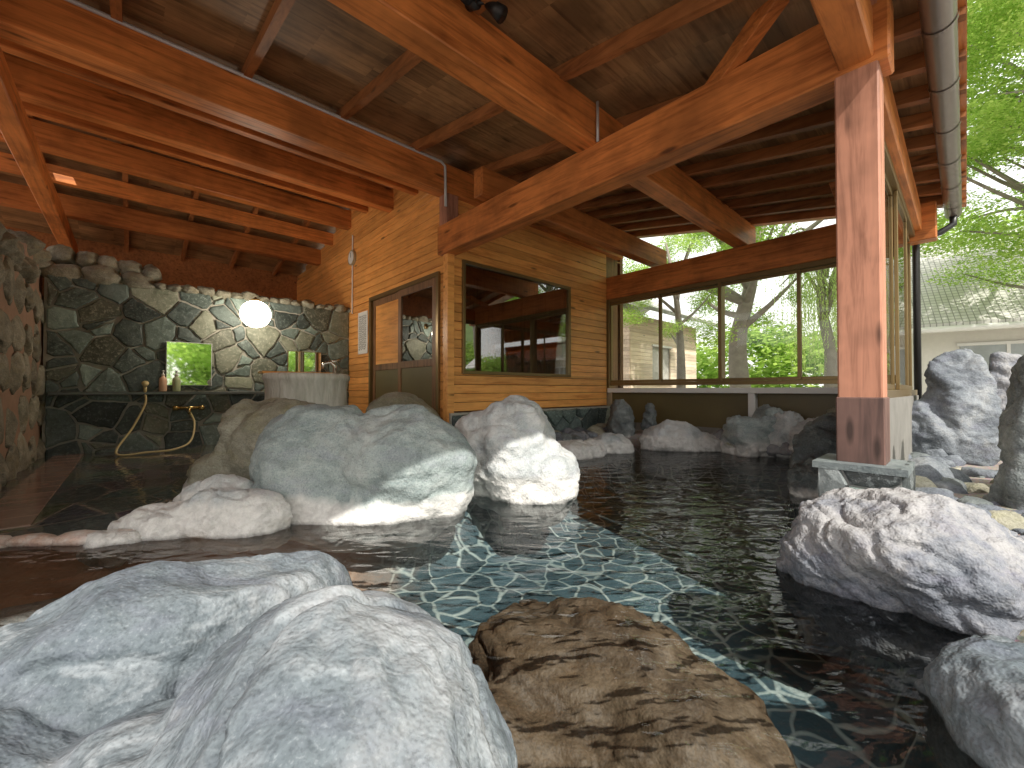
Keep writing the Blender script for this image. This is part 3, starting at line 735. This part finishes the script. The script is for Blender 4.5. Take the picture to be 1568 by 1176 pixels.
def tree(name,x,y,h,cr,n,meshes,seed,z0=.2,lowest=.3,tr=.16,clump=(.5,1.0)):
    rng=random.Random(seed); e=empty(name,False); e.location=(x,y,z0)
    mb=MB(); top=Vector((rng.uniform(-.3,.3),rng.uniform(-.3,.3),h*.85))
    tp=bez([(0,0,-.2),(.08*h*rng.uniform(-1,1),.05*h*rng.uniform(-1,1),h*.3),(rng.uniform(-.3,.3),rng.uniform(-.3,.3),h*.6),tuple(top)],6)
    k=len(tp); mb.tube(tp,[tr*(1-.85*i/(k-1)) for i in range(k)],10)
    for i in range(n):
        a=rng.uniform(0,2*math.pi); t=rng.random(); zz=h*(lowest+(1-lowest)*t); rr=cr*math.sqrt(max(.05,1-(2*t-.9)**2*.8))*math.sqrt(rng.uniform(.1,1))
        p=Vector((rr*math.cos(a),rr*math.sin(a),zz))
        o=bpy.data.objects.new('foliage',meshes[i%len(meshes)]); link(o); o.parent=e; o.location=p
        s=rng.uniform(*clump); o.scale=(s,s,s*rng.uniform(.6,1)); o.rotation_euler=(rng.uniform(-.5,.5),rng.uniform(-.5,.5),rng.uniform(0,6))
        if i%4==0:
            st=tp[min(k-1,int(k*(.3+.6*t*.8)))]
            mid=st.lerp(p,.5)+Vector((0,0,.1*h*rng.uniform(-.3,.5)))
            bp=bez([tuple(st),tuple(mid),tuple(p)],4); kk=len(bp); mb.tube(bp,[tr*.38*(1-.85*j/(kk-1)) for j in range(kk)],6)
    mb.obj('trunk',BARK,e,smooth=True); return e
tree('maple_tree',9.2,6.6,7.8,2.8,150,CL,1,lowest=.36,clump=(.45,.85))
tree('maple_tree',7.9,4.6,8.5,2.3,100,CL,2,lowest=.5,clump=(.45,.85))
tree('maple_tree',5.5,9.8,6.0,2.4,60,CL,3,lowest=.38,tr=.26,clump=(.4,.75))
tree('maple_tree',3.6,8.9,4.6,1.3,26,CL,14,lowest=.35,tr=.12,clump=(.35,.6))
we=empty('willow_tree',False); we.location=(7.3,9.6,.2); rng=random.Random(31)
mb=MB(); mb.tube(bez([(0,0,-.2),(.1,0,1.4),(-.05,.1,2.8),(0,0,4.2)],6),[.17*(1-.7*i/18) for i in range(19)],10)
tips=[]
for i in range(16):
    a=i*2*math.pi/16+rng.uniform(-.2,.2); r=rng.uniform(.5,1.5); z=rng.uniform(3.0,4.2)
    b=bez([(0,0,z-.6),(r*.5*math.cos(a),r*.5*math.sin(a),z+.3),(r*math.cos(a),r*math.sin(a),z)],4); mb.tube(b,[.05*(1-.8*j/8) for j in range(len(b))],6); tips+=b[3:]
mb.obj('trunk',BARK,we,smooth=True)
v=[];f=[]
for i in range(260):
    p0=Vector(rng.choice(tips))+Vector((rng.uniform(-.25,.25),rng.uniform(-.25,.25),0)); n=rng.randint(20,44); dx,dy=rng.uniform(-.004,.004),rng.uniform(-.004,.004)
    for k in range(n):
        p=p0+Vector((dx*k,dy*k,-.058*k))
        if p.z<.7: break
        a=rng.uniform(0,6.28); d=Vector((math.cos(a)*.45,math.sin(a)*.45,-1)).normalized(); s=Vector((-math.sin(a),math.cos(a),0)); o=len(v)
        v+=[tuple(p),tuple(p+d*.035+s*.011),tuple(p+d*.08),tuple(p+d*.035-s*.011)]; f.append((o,o+1,o+2,o+3))
me=bpy.data.meshes.new('strands'); me.from_pydata(v,[],f); me.materials.append(LEAFW); me.update()
o=link(bpy.data.objects.new('hanging_strands',me)); o.parent=we
fr=empty('forest',False); rng=random.Random(9)
for i in range(250):
    if i<150:
        a=math.radians(rng.uniform(43,75) if i>26 else rng.uniform(12,42)); r=rng.uniform(22,34)
        x=r*math.sin(a); y=r*math.cos(a); z=.5+rng.uniform(0,1)*((r-18)*.62 if i>26 else 3.5)
        s=rng.uniform(1.6,3.0)
    else:
        bx=rng.uniform(-14,22); by=-rng.uniform(14,20); w=B2W(bx,by); x,y=w.x,w.y; z=rng.uniform(.5,4.2); s=rng.uniform(1.5,2.4)
    o=bpy.data.objects.new('canopy',(CF if rng.random()<.35 else CF2)[i%2]); link(o); o.parent=fr; o.location=(x,y,z); o.scale=(s,s,s*.8); o.rotation_euler=(rng.uniform(-.4,.4),rng.uniform(-.4,.4),rng.uniform(0,6))
hm=MB(); nA=32
for j,(r,z) in enumerate([(24,0),(30,4),(42,10),(60,17),(85,22)]):
    for i in range(nA+1):
        a=math.radians(44+60*i/nA); k_=min(1,i/6); zz=z*k_+(z*.25*k_*noise.noise(Vector((i*.3,j*.5,0)))); hm.v.append((r*math.sin(a),r*math.cos(a),zz-.1))
for j in range(4):
    for i in range(nA): a=j*(nA+1)+i; hm.f.append((a,a+1,a+nA+2,a+nA+1)); hm.m.append(0)
hm.obj('hill',plain('hill_green',(.17,.26,.08),.9,0,.5,.5,.5),rot=False,smooth=True)

# ---------------- neighbouring buildings ----------------
nb=empty('neighbouring_house',False); nb.location=(14.2,7.9,.2); nb.rotation_euler=(0,0,math.radians(-38))
WALLC=plain('cream_wall',(.78,.75,.69),.8,0,.08)
m,nt,out=newmat('pale_roof_tiles'); co=coords(nt); br=nt.nodes.new('ShaderNodeTexBrick'); L(nt,co,br.inputs['Vector']); br.inputs['Scale'].default_value=5.5
br.inputs['Color1'].default_value=(.60,.58,.55,1); br.inputs['Color2'].default_value=(.68,.66,.63,1); br.inputs['Mortar'].default_value=(.30,.29,.27,1); br.inputs['Mortar Size'].default_value=.045; br.inputs['Row Height'].default_value=.5; br.offset=0
princ(nt,out,br.outputs[0],.6,0,None); ROOFT=m
mb=MB(); mb.box(-5,5,-2.5,2.5,0,1.95); mb.obj('walls',WALLC,nb)
mb=MB(); mb.prism([(-5.5,-3.2,1.9),(5.5,-3.2,1.9),(5.5,0,4.4),(-5.5,0,4.4),(-5.5,-3.2,2.02),(5.5,-3.2,2.02),(5.5,0,4.52),(-5.5,0,4.52)]); mb.prism([(-5.5,0,4.4),(5.5,0,4.4),(5.5,3.2,1.9),(-5.5,3.2,1.9),(-5.5,0,4.52),(5.5,0,4.52),(5.5,3.2,2.02),(-5.5,3.2,2.02)]); mb.obj('roof',ROOFT,nb)
mb=MB(); mb.tube([(-5.5,-3.25,1.9),(5.5,-3.25,1.9)],.06,10); mb.obj('eaves_gutter',WHITEP,nb)
mb=MB()
for i in range(5):
    x=-4.3+i*1.8; mb.box(x,x+1.3,-2.53,-2.5,.7,1.6)
mb.obj('windows',plain('house_window',(.35,.38,.38),.1),nb)
mb=MB()
for i in range(5):
    x=-4.3+i*1.8; mb.box(x-.05,x+1.35,-2.55,-2.531,.64,.7); mb.box(x-.05,x+1.35,-2.55,-2.531,1.6,1.66); mb.box(x+.63,x+.68,-2.552,-2.531,.7,1.6)
mb.obj('window_trim',WHITEP,nb)
W_PALE=wood('pale_siding',(.86,.70,.54),(.70,.52,.38),'x',.6,.1)
hb=empty('pale_wooden_house')
mb=MB(); clad(mb,'x',11.0,15.5,.3,3.2,6.8,.02,[(12.3,13.5,1.1,2.3)]); clad(mb,'y',6.8,10.5,.3,3.2,11.0,.02,[(8.0,9.2,1.1,2.3)]); mb.obj('cladding',W_PALE,hb)
mb=MB(); mb.box(11.05,15.5,6.85,10.5,.2,3.2); mb.obj('core',plain('curtain_pale',(.5,.48,.44),.7),hb)
mb=MB(); mb.box(12.25,13.55,6.74,6.80,1.05,1.1);mb.box(12.25,13.55,6.74,6.80,2.3,2.36);mb.box(10.94,11.0,7.95,9.25,1.05,1.1);mb.box(10.94,11.0,7.95,9.25,2.3,2.36);mb.box(10.95,11,8.58,8.63,1.1,2.3); mb.obj('trim',WHITEP,hb)
mb=MB(); mb.prism([(10.2,6.0,3.15),(16,6.0,3.15),(16,8.6,4.4),(10.2,8.6,4.4),(10.2,6.0,3.27),(16,6.0,3.27),(16,8.6,4.52),(10.2,8.6,4.52)]); mb.prism([(10.2,8.6,4.4),(16,8.6,4.4),(16,11.2,3.15),(10.2,11.2,3.15),(10.2,8.6,4.52),(16,8.6,4.52),(16,11.2,3.27),(10.2,11.2,3.27)]); mb.obj('roof',ROOFT,hb)

# ---------------- sun, sky, camera ----------------
sd=Vector((.45,-.94,0)).normalized(); el=math.radians(45)
sv=Vector((sd.x*math.cos(el),sd.y*math.cos(el),math.sin(el)))
sl=bpy.data.lights.new('sun','SUN'); sl.energy=5; sl.angle=math.radians(.8); sl.color=(1,.95,.87)
so=link(bpy.data.objects.new('sun',sl)); so.rotation_euler=sv.to_track_quat('Z','Y').to_euler()
w=bpy.data.worlds.new('World'); scene.world=w; w.use_nodes=True; nt=w.node_tree
bg=nt.nodes['Background']; sk=nt.nodes.new('ShaderNodeTexSky'); sk.sky_type='NISHITA'; sk.sun_disc=False
sk.sun_elevation=el; sk.sun_rotation=math.atan2(sd.x,sd.y); sk.air_density=1.0; sk.dust_density=3.0; sk.ozone_density=1.0
hz=mixc(nt,.75,sk.outputs[0],(13.8,13.5,12.9))
nt.links.new(hz,bg.inputs[0]); bg.inputs[1].default_value=.15
cam=bpy.data.cameras.new('camera'); cam.sensor_width=36; cam.lens=14.58; cam.clip_end=2000; cam.clip_start=.02
co_=link(bpy.data.objects.new('camera',cam)); co_.location=(0,0,.9); co_.rotation_euler=(math.radians(90.8),0,0)
scene.camera=co_
scene.view_settings.view_transform='Standard'; scene.view_settings.look='None'; scene.view_settings.exposure=0
